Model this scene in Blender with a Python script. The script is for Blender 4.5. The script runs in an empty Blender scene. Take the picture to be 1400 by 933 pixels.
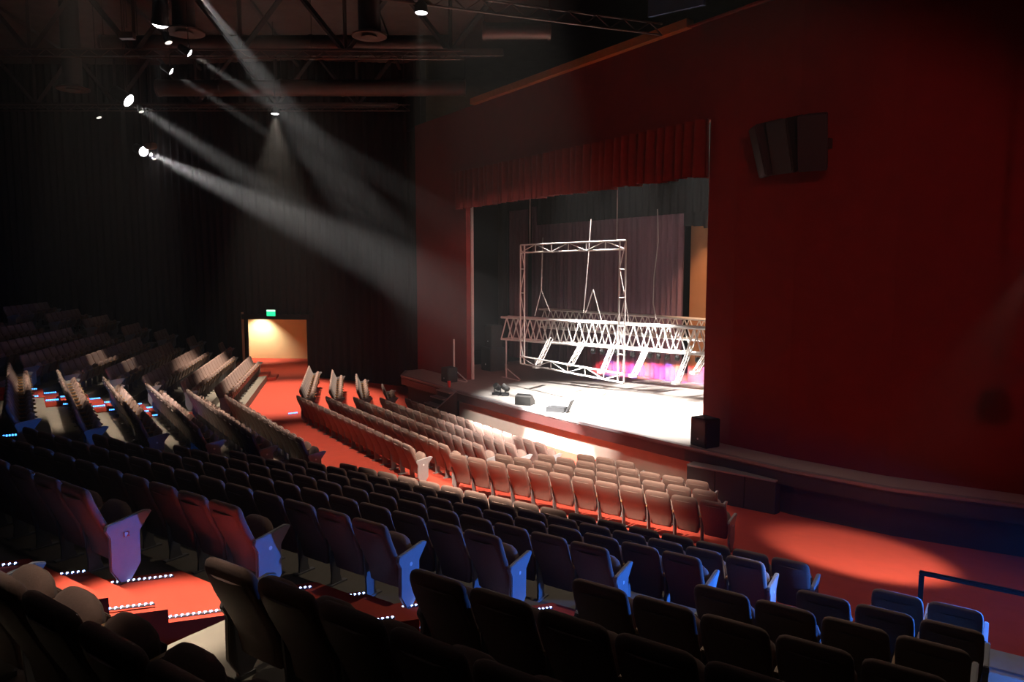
import bpy, bmesh, math, random
import numpy as np
from mathutils import Vector, Matrix
random.seed(7)
SC = bpy.context.scene
COL = SC.collection
R = math.radians
# ------------------------------------------------------------------ camera
F = 1000.0; W0, H0 = 1400, 933
PITCH = R(5.72); YAW = R(55.9)
CAM = Vector((20.5, -15.9, 5.39))
FWD = Vector((-math.sin(YAW), math.cos(YAW), 0)); LAT = Vector((math.cos(YAW), math.sin(YAW), 0))
cam = bpy.data.cameras.new('camera'); cam.sensor_width = 36; cam.lens = F / W0 * 36
cam.clip_start = .05; cam.clip_end = 300
camo = bpy.data.objects.new('camera', cam); COL.objects.link(camo)
camo.location = CAM; camo.rotation_euler = (math.pi / 2 - PITCH, 0, YAW)
SC.camera = camo
# ------------------------------------------------------------------ world, view
w = bpy.data.worlds.new('dark_hall'); SC.world = w; w.use_nodes = True
w.node_tree.nodes['Background'].inputs[0].default_value = (.5, .35, .3, 1)
w.node_tree.nodes['Background'].inputs[1].default_value = .0
SC.view_settings.view_transform = 'Standard'; SC.view_settings.look = 'None'
SC.view_settings.gamma = 1; SC.view_settings.use_curve_mapping = False
SC.view_settings.exposure = 0.0
cy = SC.cycles
cy.use_denoising = True
cy.max_bounces = 5; cy.diffuse_bounces = 3; cy.glossy_bounces = 2; cy.volume_bounces = 0
cy.caustics_reflective = False; cy.caustics_refractive = False
cy.sample_clamp_indirect = 4; cy.use_light_tree = True

def ray(px, py):
    x = (px - 700) / F; y = -(py - 466.5) / F
    c, s = math.cos(PITCH), math.sin(PITCH)
    return LAT * x + FWD * (c + y * s) + Vector((0, 0, 1)) * (y * c - s)
def atz(px, py, z):
    d = ray(px, py); return CAM + d * ((z - CAM.z) / d.z)
def aty(px, py, y):
    d = ray(px, py); return CAM + d * ((y - CAM.y) / d.y)
def atd(px, py, dep):
    d = ray(px, py); return CAM + d * (dep / (d.x * FWD.x + d.y * FWD.y))
def project(p):
    v = Vector(p) - CAM; a = v.dot(LAT); b = v.dot(FWD)
    c, s = math.cos(PITCH), math.sin(PITCH)
    d = b * c - v.z * s; u = b * s + v.z * c
    if d < .1: return None
    return 700 + F * a / d, 466.5 - F * u / d, d

# ------------------------------------------------------------------ lights
def spot(name, loc, target, power, color, angle, blend=.35, size=.08):
    l = bpy.data.lights.new(name, 'SPOT'); l.energy = power; l.color = color
    l.spot_size = R(angle); l.spot_blend = blend; l.shadow_soft_size = size
    o = bpy.data.objects.new(name, l); COL.objects.link(o); o.location = loc
    d = Vector(target) - Vector(loc)
    o.rotation_euler = d.to_track_quat('-Z', 'Y').to_euler()
    return o
WARM = (1, .86, .70); WHITE = (1, .97, .93); BLUE = (.03, .20, 1)
FOH = [  # pixel, height -> aim, power, cone, visible size
    ((196, 207), 11.0, (3.0, 2.0, 1.2), 600000, 9),
    ((175, 137), 11.0, (1.0, .8, .6), 150000, 10),
    ((219, 32), 11.0, (-2.5, -12.8, 1.2), 8000, 16),
    ((258, 72), 11.6, (.6, 3.4, 2.6), 130000, 8),
    ((233, 97), 11.6, (-1.8, 2.8, 2.6), 90000, 7),
]
DOWN = [((576, 18), 11.6, 9000, 14), ((376, 156), 11.6, 16000, 50), ((368, 208), 11.6, 12000, 50)]
# ------------------------------------------------------------------ mesh helpers
class MB:
    def __init__(s): s.v = []; s.f = []
    def add(s, vs, fs):
        o = len(s.v); s.v += [tuple(v) for v in vs]; s.f += [tuple(i + o for i in f) for f in fs]; return s
    def box(s, a, b, M=None):
        x0, y0, z0 = a; x1, y1, z1 = b
        vs = [Vector(p) for p in ((x0, y0, z0), (x1, y0, z0), (x1, y1, z0), (x0, y1, z0), (x0, y0, z1), (x1, y0, z1), (x1, y1, z1), (x0, y1, z1))]
        if M: vs = [M @ v for v in vs]
        return s.add(vs, [(3, 2, 1, 0), (4, 5, 6, 7), (0, 1, 5, 4), (1, 2, 6, 5), (2, 3, 7, 6), (3, 0, 4, 7)])
    def cbox(s, c, d, M=None):
        return s.box([c[i] - d[i] / 2 for i in range(3)], [c[i] + d[i] / 2 for i in range(3)], M)
    def tube(s, a, b, r, n=8, r2=None, cap=True):
        a = Vector(a); b = Vector(b); d = (b - a)
        if d.length < 1e-6: return s
        d.normalize(); u = d.orthogonal().normalized(); v = d.cross(u); r2 = r if r2 is None else r2
        vs = []
        for p, rr in ((a, r), (b, r2)):
            for k in range(n):
                t = 2 * math.pi * k / n; vs.append(p + u * (rr * math.cos(t)) + v * (rr * math.sin(t)))
        fs = [(k, (k + 1) % n, n + (k + 1) % n, n + k) for k in range(n)]
        if cap: fs += [tuple(range(n - 1, -1, -1)), tuple(range(n, 2 * n))]
        return s.add(vs, fs)
    def path(s, pts, r, n=6):
        for a, b in zip(pts[:-1], pts[1:]): s.tube(a, b, r, n)
        return s
    def prism(s, poly, lo, hi, axis='x', M=None):
        n = len(poly); vs = []
        for h in (lo, hi):
            for p in poly:
                q = {'x': (h, p[0], p[1]), 'y': (p[0], h, p[1]), 'z': (p[0], p[1], h)}[axis]
                vs.append(M @ Vector(q) if M else Vector(q))
        fs = [tuple(range(n - 1, -1, -1)), tuple(range(n, 2 * n))] + [(k, (k + 1) % n, n + (k + 1) % n, n + k) for k in range(n)]
        return s.add(vs, fs)
    def lathe(s, prof, n=16, M=None):
        vs = []
        for r, z in prof:
            for k in range(n):
                t = 2 * math.pi * k / n; q = Vector((r * math.cos(t), r * math.sin(t), z)); vs.append(M @ q if M else q)
        fs = []
        for i in range(len(prof) - 1):
            for k in range(n): fs.append((i * n + k, i * n + (k + 1) % n, (i + 1) * n + (k + 1) % n, (i + 1) * n + k))
        if prof[0][0] > 1e-4: fs.append(tuple(range(n - 1, -1, -1)))
        if prof[-1][0] > 1e-4: fs.append(tuple((len(prof) - 1) * n + k for k in range(n)))
        return s.add(vs, fs)
    def loft(s, rings, M=None):
        n = len(rings[0]); vs = [M @ Vector(p) if M else Vector(p) for r in rings for p in r]; fs = []
        for i in range(len(rings) - 1):
            for k in range(n): fs.append((i * n + k, i * n + (k + 1) % n, (i + 1) * n + (k + 1) % n, (i + 1) * n + k))
        fs += [tuple(range(n - 1, -1, -1)), tuple((len(rings) - 1) * n + k for k in range(n))]
        return s.add(vs, fs)
    def mesh(s, name, mat=None, smooth=False, bevel=0):
        me = bpy.data.meshes.new(name); me.from_pydata([tuple(v) for v in s.v], [], s.f)
        bm = bmesh.new(); bm.from_mesh(me); bmesh.ops.recalc_face_normals(bm, faces=bm.faces)
        if bevel: bmesh.ops.bevel(bm, geom=[e for e in bm.edges if e.is_manifold and e.calc_face_angle(0) > .5], offset=bevel, segments=2, affect='EDGES', clamp_overlap=True)
        bm.to_mesh(me); bm.free()
        if mat: me.materials.append(mat)
        if smooth:
            for p in me.polygons: p.use_smooth = True
            try: me.set_sharp_from_angle(angle=R(40))
            except Exception: pass
        return me
    def build(s, name, mat, parent=None, smooth=False, bevel=0):
        o = bpy.data.objects.new(name, s.mesh(name, mat, smooth, bevel)); COL.objects.link(o)
        if parent: o.parent = parent
        return o
def tag(o, label=None, cat=None, group=None, kind=None):
    if label: o['label'] = label
    if cat: o['category'] = cat
    if group: o['group'] = group
    if kind: o['kind'] = kind
    return o
def empty(name, loc=(0, 0, 0), rz=0, label=None, cat=None, group=None):
    o = bpy.data.objects.new(name, None); COL.objects.link(o); o.location = loc; o.rotation_euler = (0, 0, rz); o.empty_display_size = .1
    return tag(o, label, cat, group)
def struct(name, mb, mat, parent=None, smooth=False, label=None, bevel=0):
    o = mb.build(name, mat, parent, smooth, bevel)
    if not parent: tag(o, label, None, None, 'structure')
    return o
# ------------------------------------------------------------------ materials
def mat(name, col, rough=.7, var=.15, scale=8, metal=0, bump=0, spec=.4, col2=None, sheen=0):
    m = bpy.data.materials.new(name); m.use_nodes = True; nt = m.node_tree; b = nt.nodes['Principled BSDF']
    b.inputs['Roughness'].default_value = rough; b.inputs['Metallic'].default_value = metal
    b.inputs['Specular IOR Level'].default_value = spec
    if sheen: b.inputs['Sheen Weight'].default_value = sheen
    tc = nt.nodes.new('ShaderNodeTexCoord'); n = nt.nodes.new('ShaderNodeTexNoise'); n.inputs['Scale'].default_value = scale; n.inputs['Detail'].default_value = 4
    nt.links.new(tc.outputs['Object'], n.inputs['Vector'])
    mx = nt.nodes.new('ShaderNodeMix'); mx.data_type = 'RGBA'
    c2 = col2 or tuple(c * (1 - var) for c in col)
    mx.inputs[6].default_value = (*[min(1, c * (1 + var)) for c in col], 1); mx.inputs[7].default_value = (*c2, 1)
    nt.links.new(n.outputs['Fac'], mx.inputs[0]); nt.links.new(mx.outputs[2], b.inputs['Base Color'])
    if bump:
        bp = nt.nodes.new('ShaderNodeBump'); bp.inputs['Strength'].default_value = bump; bp.inputs['Distance'].default_value = .01
        nt.links.new(n.outputs['Fac'], bp.inputs['Height']); nt.links.new(bp.outputs['Normal'], b.inputs['Normal'])
    return m
def emis(name, col, st):
    m = bpy.data.materials.new(name); m.use_nodes = True; b = m.node_tree.nodes['Principled BSDF']
    b.inputs['Base Color'].default_value = (*[min(1, c) for c in col], 1); b.inputs['Emission Color'].default_value = (*col, 1); b.inputs['Emission Strength'].default_value = st
    return m
M = {}
M['fabric'] = mat('seat_fabric', (.21, .125, .10), .9, .12, 60, bump=.2, sheen=.1)
M['shell'] = mat('seat_shell', (.20, .13, .105), .55, .1, 30)
M['metal'] = mat('seat_metal', (.18, .17, .17), .45, .1, 20)
M['panel'] = mat('seat_end_panel', (.30, .28, .28), .5, .08, 20)
M['wood'] = mat('arm_wood', (.36, .20, .09), .4, .2, 12)
M['plate'] = mat('number_plate', (.8, .8, .8), .4, .05)
M['redpaint'] = mat('red_numeral', (.7, .06, .03), .5, .05)
M['carpet'] = mat('red_carpet', (.42, .045, .022), .95, .14, 3, bump=.3)
M['tread'] = mat('terrace_floor', (.16, .135, .105), .7, .15, 4, bump=.1)
M['redwall'] = mat('red_plaster', (.17, .013, .011), .85, .16, 2.2, bump=.25)
M['redcloth'] = mat('red_velvet', (.22, .020, .014), .9, .2, 8, sheen=.15)
M['blackcloth'] = mat('black_drape', (.016, .012, .0115), .95, .25, 5)
M['stagecloth'] = mat('stage_black_cloth', (.010, .009, .009), .95, .2, 5)
M['black'] = mat('black_paint', (.012, .012, .013), .7, .2, 6)
M['blackbox'] = mat('black_speaker', (.022, .022, .024), .6, .2, 20)
M['grille'] = mat('speaker_grille', (.028, .026, .025), .5, .2, 80, metal=.3)
M['stagefloor'] = mat('stage_floor', (.42, .38, .35), .5, .12, 3)
M['lip'] = mat('stage_lip', (.055, .02, .018), .5, .15, 8)
M['nosing'] = mat('stage_nosing', (.22, .2, .2), .4, .1, 10)
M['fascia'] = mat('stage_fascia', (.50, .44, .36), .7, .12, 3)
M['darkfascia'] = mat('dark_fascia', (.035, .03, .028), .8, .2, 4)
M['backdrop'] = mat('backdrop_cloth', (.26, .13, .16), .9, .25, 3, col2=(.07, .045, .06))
M['brownwall'] = mat('brown_wall', (.45, .20, .09), .8, .15, 2)
M['alu'] = mat('truss_aluminium', (.88, .82, .78), .4, .06, 20)
M['steel'] = mat('roof_steel', (.055, .042, .038), .7, .2, 5)
M['duct'] = mat('duct_metal', (.12, .075, .062), .5, .2, 5, metal=.4)
M['ceiling'] = mat('ceiling_black', (.10, .075, .065), .9, .3, 2)
M['orange'] = mat('orange_beam', (.55, .20, .05), .6, .15, 6)
M['cream'] = mat('cream_wall', (.72, .55, .32), .8, .06, 3)
M['pale'] = mat('pale_edge', (.72, .66, .64), .6, .1, 8)
M['whitebox'] = mat('white_laminate', (.75, .76, .80), .5, .05, 6)
M['rail'] = mat('dark_rail', (.03, .028, .026), .3, .2, 10, metal=.5)
M['rope'] = mat('rope', (.45, .38, .35), .8, .2, 20)
M['cup'] = mat('red_plastic', (.6, .03, .02), .4, .05)
M['blue'] = mat('blue_tarp', (.06, .12, .25), .6, .2, 6)
M['box_tan'] = mat('tan_housing', (.55, .27, .14), .6, .1, 10)
M['lens'] = emis('lit_lens', (1, .95, 1), 18)
M['lens_dim'] = emis('dim_lens', (1, .95, .85), 1.2)
M['lens_blue'] = emis('blue_lens', (.45, .5, 1), 14)
M['lens_red'] = emis('red_lens', (1, .4, .4), 10)
M['lens_amber'] = emis('amber_lens', (1, .7, .45), 12)
M['led'] = emis('blue_led', (.35, .5, 1), 9)
M['led_cyan'] = emis('cyan_led', (.05, .30, 1), 4.5)
M['exit'] = emis('exit_green', (.02, .75, .30), 1.6)
M['exit_white'] = emis('exit_white', (.7, 1, .8), 1.4)
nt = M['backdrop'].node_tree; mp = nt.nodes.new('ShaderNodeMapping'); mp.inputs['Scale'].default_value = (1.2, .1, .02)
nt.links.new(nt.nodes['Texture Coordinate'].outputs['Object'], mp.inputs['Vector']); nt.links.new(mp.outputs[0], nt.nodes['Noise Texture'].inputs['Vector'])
# ------------------------------------------------------------------ hall geometry
SZ = .57                       # stage level
A = R(21.4)
DIR = Vector((math.cos(A), math.sin(A), 0)); NRM = Vector((-math.sin(A), math.cos(A), 0))
C2 = Vector((CAM.x, CAM.y, 0))
def TN(t, n, z=0): p = C2 + DIR * t + NRM * n; p.z = z; return p
def mir(p): return Vector((-p.x, p.y, p.z))
N_FR = 13.2 + .22; N_RR = 10.43 + .22; DN = 1.035; Y_RC = -10.45 + .22; DY = 1.15; RISE = .295; Z1 = .28
Y_FC = -8.05 + .22
def fz(x, y):
    v = Vector((abs(x), y, 0)) - C2; n = v.dot(NRM)
    s = min(y - Y_FC, n - N_FR)
    return -.136 * max(0, min(s / 1.03, 4.6))
# front floor, sloping towards the stage
mb = MB(); xs = np.linspace(-30, 30, 61); ys = np.linspace(-13.5, 6.5, 41)
for y in ys:
    for x in xs: mb.v.append((x, y, fz(x, y)))
nx = len(xs)
for j in range(len(ys) - 1):
    for i in range(nx - 1): mb.f.append((j * nx + i, j * nx + i + 1, (j + 1) * nx + i + 1, (j + 1) * nx + i))
struct('floor', mb, M['carpet'], label='red carpeted floor sloping down to the stage')
# terraces, one per row: centre band and both wings
NROWS = 15
def rowz(i): return Z1 + RISE * (i - 1)
TE = [-2.1, -2.43, -2.91, -3.64, -4.43, -5.13, -6.1, -6.9]
def t_end(i): return TE[i - 1] if i <= 8 else -6.9 - .78 * (i - 8)       # right end of a right block row (along the row)
TA = lambda i: t_end(i) + 1.0
for i in range(1, NROWS + 1):
    z = rowz(i); yf = Y_RC - DY * (i - 1) + .56; yb = Y_RC - DY * i + .56 - .02; nf = N_RR - DN * (i - 1) + .5; nb = N_RR - DN * i + .5 - .02
    ym = lambda n: C2.y + (n - (4.7 - C2.x) * NRM.x) / NRM.y
    e = TA(i)
    if i > NROWS - 1: yb -= 3; nb -= 3
    pr = [(4.7, ym(nf)), tuple(TN(e, nf)[:2]), tuple(TN(e, nb)[:2]), (4.7, ym(nb))]
    pc = [(-4.7, yf), (4.7, yf), (4.7, yb), (-4.7, yb)]
    struct('floor_terrace', MB().prism(pc, -1.2, z, 'z'), M['tread'], label='stepped terrace under a seat row')
    struct('floor_terrace', MB().prism(pr, -1.2, z, 'z'), M['tread'], label='stepped terrace under a seat row')
    struct('floor_terrace', MB().prism([(-x, y) for x, y in pr][::-1], -1.2, z, 'z'), M['tread'], label='stepped terrace under a seat row')
# outer wing rows (beyond the side stairs): n of seat back top, z, start t, count
OUT = [(8.9, .77 - .0, -1.15, 2), (7.6, 1.11, -1.68, 3), (6.35, 1.47, -2.31, 4), (5.18, 1.79, -2.95, 5), (3.85, 2.19, -3.57, 6), (2.70, 2.49, -4.34, 7), (1.47, 2.83, -5.05, 8)]
for j, (n, z, t0, c) in enumerate(OUT):
    nf = n + .22 + .56; nb = (OUT[j + 1][0] + .22 + .55) if j + 1 < len(OUT) else -6
    e0 = t0 - .9; e1 = 1.9
    pr = [tuple(TN(e0, nf)[:2]), tuple(TN(e1, nf)[:2]), tuple(TN(e1, nb)[:2]), tuple(TN(e0, nb)[:2])]
    struct('floor_terrace', MB().prism(pr, -1.2, z, 'z'), M['tread'], label='stepped terrace of the outer wing')
    pl = [pr[0], tuple(TN(.3, nf)[:2]), tuple(TN(.3, nb)[:2]), pr[3]]
    struct('floor_terrace', MB().prism([(-x, y) for x, y in pl][::-1], -1.2, z, 'z'), M['tread'], label='stepped terrace of the outer wing')
# carpeted aisle steps with led edges
def step_light(mb_pts, label, material='led', group='lit step edges'):
    a, b = mb_pts; d = (b - a); L = d.length; d.normalize()
    root = empty('step_light', a, 0, label, 'step light', group)
    MB().tube((0, 0, 0), d * L, .012, 6).build('housing', M['metal'], root)
    m = MB(); k = max(3, int(L / .045))
    for q in range(k): m.cbox(d * (L * (q + .5) / k) + Vector((0, 0, .006)), (.018, .018, .016) if material == 'led' else (.045, .03, .03))
    tag(m.build('led_dots', M[material], root), kind='stuff')
    return root
ordn = ['first', 'second', 'third', 'fourth', 'fifth', 'sixth', 'seventh', 'eighth', 'ninth', 'tenth', 'eleventh', 'twelfth', 'thirteenth', 'fourteenth', 'fifteenth', 'sixteenth', 'seventeenth', 'eighteenth', 'nineteenth', 'twentieth']
def aisle_steps(i0, i1, fr, w0, w1):
    # fr(i,u,s,z): point at row i, u across (0..1), s metres behind the row's front edge
    for i in range(i0, i1):
        z = rowz(i)
        for side in (1, -1):
            q = lambda u, s, zz: (fr(i, u, s, zz) if side > 0 else mir(fr(i, u, s, zz)))
            m = MB(); p = [q(0, 0, 0), q(1, 0, 0), q(1, 1.0, 0), q(0, 1.0, 0)]
            m.prism([(v.x, v.y) for v in p], z - .2, z + .02, 'z')
            struct('floor_step', m, M['carpet'], label='red carpeted aisle step')
            m = MB(); p = [q(0, -.34, 0), q(1, -.34, 0), q(1, 0.02, 0), q(0, 0.02, 0)]
            m.prism([(v.x, v.y) for v in p], z - .5, z - RISE / 2, 'z')
            struct('floor_step', m, M['carpet'], label='red carpeted aisle half step')
aisle_steps(1, 11, lambda i, u, s, z: Vector((3.75 + 1.7 * u, Y_RC - DY * (i - 1) + .58 - s * DY, z)), 0, 1)
aisle_steps(1, 12, lambda i, u, s, z: TN(t_end(i) + .16 + 1.45 * u - .8 * s, N_RR - DN * (i - 1) + .54 - s * DN, z), 0, 1)
# ------------------------------------------------------------------ theatre seats
PITCHX = .56
def backline(z):   # depth of the back's centre line at height z
    zs = [.24, .38, .55, .72, .88, 1.0]; yy = [.035, .03, -.03, -.115, -.18, -.20]
    return float(np.interp(z, zs, yy))
def seat_meshes():
    me = {}
    def ring(w, t, y, z, n=16, pw=.35):
        out = []
        for k in range(n):
            a = 2 * math.pi * (k + .5) / n; c, s = math.cos(a), math.sin(a)
            out.append((w * math.copysign(abs(c) ** pw, c), y + t * math.copysign(abs(s) ** .8, s), z))
        return out
    rings = []
    for z, wd, t in ((.235, .20, .012), (.25, .218, .03), (.40, .236, .042), (.55, .256, .047), (.70, .262, .05), (.82, .262, .05), (.90, .26, .048), (.945, .254, .044), (.975, .238, .037), (.992, .21, .025), (1.0, .175, .008)):
        rings.append(ring(wd, t, backline(z), z, 16, .28))
    me['backrest'] = MB().loft(rings).mesh('backrest', M['fabric'], True)
    # rear shell panel, slightly proud of the upholstery
    m = MB(); zz = [.27, .40, .52, .64, .76, .86, .90]; hw = [.165, .19, .205, .21, .21, .20, .17]
    for z, h in zip(zz, hw):
        t = float(np.interp(z, (.25, .40, .55, .70, .82, .90, .95), (.03, .042, .047, .05, .05, .048, .042)))
        for u in (-1, -.5, .5, 1): m.v.append((h * u, backline(z) - t - (.022 if abs(u) < 1 else .0), z))
    for i in range(len(zz) - 1):
        for k in range(3): m.f.append((i * 4 + k, i * 4 + k + 1, (i + 1) * 4 + k + 1, (i + 1) * 4 + k))
    m.f += [(0, 3, 2, 1), tuple((len(zz) - 1) * 4 + k for k in range(4))]
    me['back_panel'] = m.mesh('back_panel', M['shell'], True)
    # tipped-up seat cushion: domed front edge on top
    rings = []
    for z, wd, t, y in ((.30, .19, .03, .10), (.33, .225, .055, .105), (.45, .236, .072, .13), (.56, .238, .078, .155), (.64, .232, .075, .172), (.70, .20, .062, .183), (.74, .14, .04, .19), (.757, .06, .012, .19)):
        rings.append(ring(wd, t, y, z, 14, .55))
    me['cushion'] = MB().loft(rings).mesh('cushion', M['fabric'], True)
    me['seat_pan'] = MB().prism([(.14, .33), (.168, .325), (.262, .635), (.24, .645)], -.20, .20).mesh('seat_pan', M['shell'], bevel=.006)
    a = MB().prism([(-.06, .585), (-.06, .62), (.27, .645), (.31, .63), (.30, .605), (.25, .60)], -.022, .022)
    me['armrest'] = a.mesh('armrest', M['wood'], bevel=.006)
    me['leg'] = MB().prism([(.0, .0), (.16, .0), (.13, .10), (.14, .60), (-.03, .60), (.01, .12)], -.012, .012).box((-.03, -.06, 0), (.03, .22, .018)).mesh('leg', M['metal'])
    p = MB().prism([(-.09, .575), (-.07, .625), (.30, .685), (.37, .665), (.24, .50), (.235, .18), (.13, .03), (.03, .03), (-.055, .18), (-.05, .50)], -.024, .024)
    me['end_panel'] = p.mesh('end_panel', M['panel'], bevel=.008)
    me['number_plate'] = MB().tube((0, .10, .50), (.003, .10, .50), .022, 12).mesh('number_plate', M['plate'])
    me['foot'] = MB().box((-.03, .03, 0), (.03, .15, .035)).mesh('foot', M['metal'])
    return me
SM = seat_meshes()
def link(name, me, parent, loc=(0, 0, 0)):
    o = bpy.data.objects.new(name, me); COL.objects.link(o); o.parent = parent; o.location = loc; return o
def seat_parts(left, right):
    L = [('backrest', (0, 0, 0)), ('back_panel', (0, 0, 0)), ('cushion', (0, 0, 0)), ('seat_pan', (0, 0, 0))]
    if right: L += [('end_panel', (.28, 0, 0)), ('number_plate', (.306, 0, 0)), ('foot', (.28, 0, 0))]
    else: L += [('armrest', (.28, 0, 0)), ('leg', (.28, 0, 0))]
    if left: L += [('end_panel', (-.28, 0, 0)), ('number_plate', (-.309, 0, 0)), ('foot', (-.28, 0, 0))]
    return L
SEATS = []   # (pos, rz, left_end, right_end, label, group)
def add_row(p0, d, rz, n, z, fn, group, mirror=False, lab=None):
    for k in range(n):
        p = Vector(p0) + Vector(d) * (PITCHX * k)
        zz = z(p.x, p.y) if callable(z) else z
        le, ri = k == 0, k == n - 1
        if mirror: SEATS.append((Vector((-p.x, p.y, zz)), -rz, ri, le, fn(k, n), group))
        else: SEATS.append((Vector((p.x, p.y, zz)), rz, le, ri, fn(k, n), group))
brow = ['back row', 'second row from back', 'third row from back', 'fourth row from back', 'front row']
for i in range(5):
    y = Y_FC + 1.03 * i
    add_row((-4.2, y, 0), (1, 0, 0), 0, 16, fz, lambda k, n, i=i: f'pink-lit theatre seat, {ordn[k]} from left end, {brow[i]} of centre block below stage', 'front centre seats')
for i, (t0, c) in enumerate(((-10.9, 12), (-10.3, 10), (-9.72, 8), (-9.16, 3))):
    p = TN(t0 + .25, N_FR + 1.03 * i)
    ro = brow[i] if i < 3 else 'front row'
    add_row(p, DIR, A, c, fz, lambda k, n, ro=ro: f'red-lit theatre seat, {ordn[n - 1 - k]} from right end, {ro} of right block below stage', 'front right seats')
    add_row(p, DIR, A, c, fz, lambda k, n, ro=ro: f'dim theatre seat, {ordn[k]} from the centre, {ro} of left block below stage', 'front left seats', True)
for i in range(1, 13):
    y = Y_RC - DY * (i - 1)
    add_row((-4.05, y, 0), (1, 0, 0), 0, 14, rowz(i), lambda k, n, i=i: f'dim theatre seat, {ordn[n - 1 - k]} from right end, {ordn[i - 1]} row of centre block behind cross aisle', 'rear centre seats')
    te = t_end(i); ts = -11.62 - .42 * (i - 1); c = int(round((te - ts) / PITCHX)); p = TN(te - c * PITCHX + .25, N_RR - DN * (i - 1))
    add_row(p, DIR, A, c, rowz(i), lambda k, n, i=i: f'dark theatre seat, {ordn[n - 1 - k]} from right end, {ordn[i - 1]} row of right block behind cross aisle', 'rear right seats')
    add_row(p, DIR, A, c, rowz(i), lambda k, n, i=i: f'dim theatre seat, {ordn[k]} from the centre, {ordn[i - 1]} row of left block behind cross aisle', 'rear left seats', True)
for j, (n_, z, t0, c) in enumerate(OUT):
    p = TN(t0 + .25, n_ + .22)
    add_row(p, DIR, A, c, z, lambda k, n, j=j: f'dark theatre seat, {ordn[k]} from left end, {ordn[j]} row of foreground block beyond stair aisle', 'foreground seats')
    add_row(p, DIR, A, c, z, lambda k, n, j=j: f'dim theatre seat, {ordn[k]} from the stairs, {ordn[j]} row of outer left block', 'outer left seats', True)
def vis(s):
    best = None
    for dz in (.3, 1.0):
        for dx in (-.25, .25):
            q = project(s[0] + Vector((dx * math.cos(s[1]), dx * math.sin(s[1]), dz)))
            if q and -15 < q[0] < 1415 and -15 < q[1] < 950: best = q[2] if best is None else min(best, q[2])
    return best
cand = [(vis(s), k) for k, s in enumerate(SEATS)]
cand = sorted((d * (.6 if SEATS[k][5] == 'front centre seats' else 1), k) for d, k in cand if d is not None)
near = [k for d, k in cand[:300]]; far = [k for d, k in cand[300:]]
for k in near:
    pos, rz, le, ri, lab, grp = SEATS[k]
    root = empty('theatre_seat', pos, rz, lab, 'seat', grp)
    for nm, loc in seat_parts(le, ri): link(nm, SM[nm], root, loc)
    if lab.startswith('dark theatre seat, first from right end, eighth'):
        cu = bpy.data.curves.new('numeral', 'FONT'); cu.body = '12'; cu.size = .075; cu.align_x = 'CENTER'; cu.align_y = 'CENTER'; cu.extrude = .001
        to = bpy.data.objects.new('numeral_src', cu); COL.objects.link(to)
        me = bpy.data.meshes.new_from_object(to.evaluated_get(bpy.context.evaluated_depsgraph_get())); bpy.data.objects.remove(to)
        me.materials.clear(); me.materials.append(M['redpaint'])
        no = link('numeral', me, root, (.311, .10, .50)); no.rotation_euler = (math.pi / 2, 0, math.pi / 2)
# the many seats farther off: same shapes, joined
def join_seats(keys, name):
    V = []; FA = []; MI = []; off = 0; mats = [M['fabric'], M['shell'], M['wood'], M['metal'], M['panel']]
    src = {}
    for nm, me in SM.items():
        v = np.empty(len(me.vertices) * 3); me.vertices.foreach_get('co', v)
        src[nm] = (v.reshape(-1, 3), [tuple(p.vertices) for p in me.polygons], mats.index(me.materials[0]) if me.materials[0] in mats else 4)
    for k in keys:
        pos, rz, le, ri, _, _ = SEATS[k]; c, s = math.cos(rz), math.sin(rz); Rm = np.array(((c, -s, 0), (s, c, 0), (0, 0, 1)))
        for nm, loc in seat_parts(le, ri):
            if nm in ('number_plate',): continue
            v, f, mi = src[nm]
            V.append((v + np.array(loc)) @ Rm.T + np.array(pos)); FA += [tuple(a + off for a in q) for q in f]; MI += [mi] * len(f); off += len(v)
    me = bpy.data.meshes.new(name); me.from_pydata(np.concatenate(V).tolist(), [], FA)
    for m in mats: me.materials.append(m)
    me.polygons.foreach_set('material_index', MI); me.polygons.foreach_set('use_smooth', [True] * len(FA))
    me.set_sharp_from_angle(angle=R(40))
    o = bpy.data.objects.new(name, me); COL.objects.link(o); return o
if far:
    tag(join_seats(far, 'distant_seating'), 'long dim rows of theatre seats filling the far left of the hall', 'seating', None, 'stuff')
# led strips along the aisle sides
def aisle_leds(fr, rows, sides, where, material):
    for i in rows:
        for u, sd in sides:
            z = rowz(i) + .03
            step_light((fr(i, u, .12, z), fr(i, u, .62, z)), f'blue lit strip on {sd} side of {ordn[i - 1]} step, {where}', material)
            z -= RISE / 2
            step_light((fr(i, u, -.30, z), fr(i, u, -.02, z)), f'short blue lit strip on {sd} side below {ordn[i - 1]} step, {where}', material)
aisle_leds(lambda i, u, s, z: mir(Vector((3.75 + 1.7 * u, Y_RC - DY * (i - 1) + .58 - s * DY, z))), (3, 4, 5, 6), ((.07, 'right'), (.93, 'left')), 'left aisle', 'led_cyan')
aisle_leds(lambda i, u, s, z: TN(t_end(i) + .16 + 1.45 * u - .8 * s, N_RR - DN * (i - 1) + .54 - s * DN, z), (5, 6, 7, 8, 9), ((.12, 'far'), (.93, 'near')), 'near stair aisle', 'led')
for (px, py, z, lab) in ((352, 517, .2, 'blue lit strip at end of left block front row'), (394, 566, .05, 'blue lit strip at corner of pink centre block'), (3, 597, 2.0, 'blue lit strip at left picture edge beside dark seats')):
    p = atz(px, py, z); step_light((p, p + Vector((.0, .35, 0))), lab, 'led_cyan')
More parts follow.
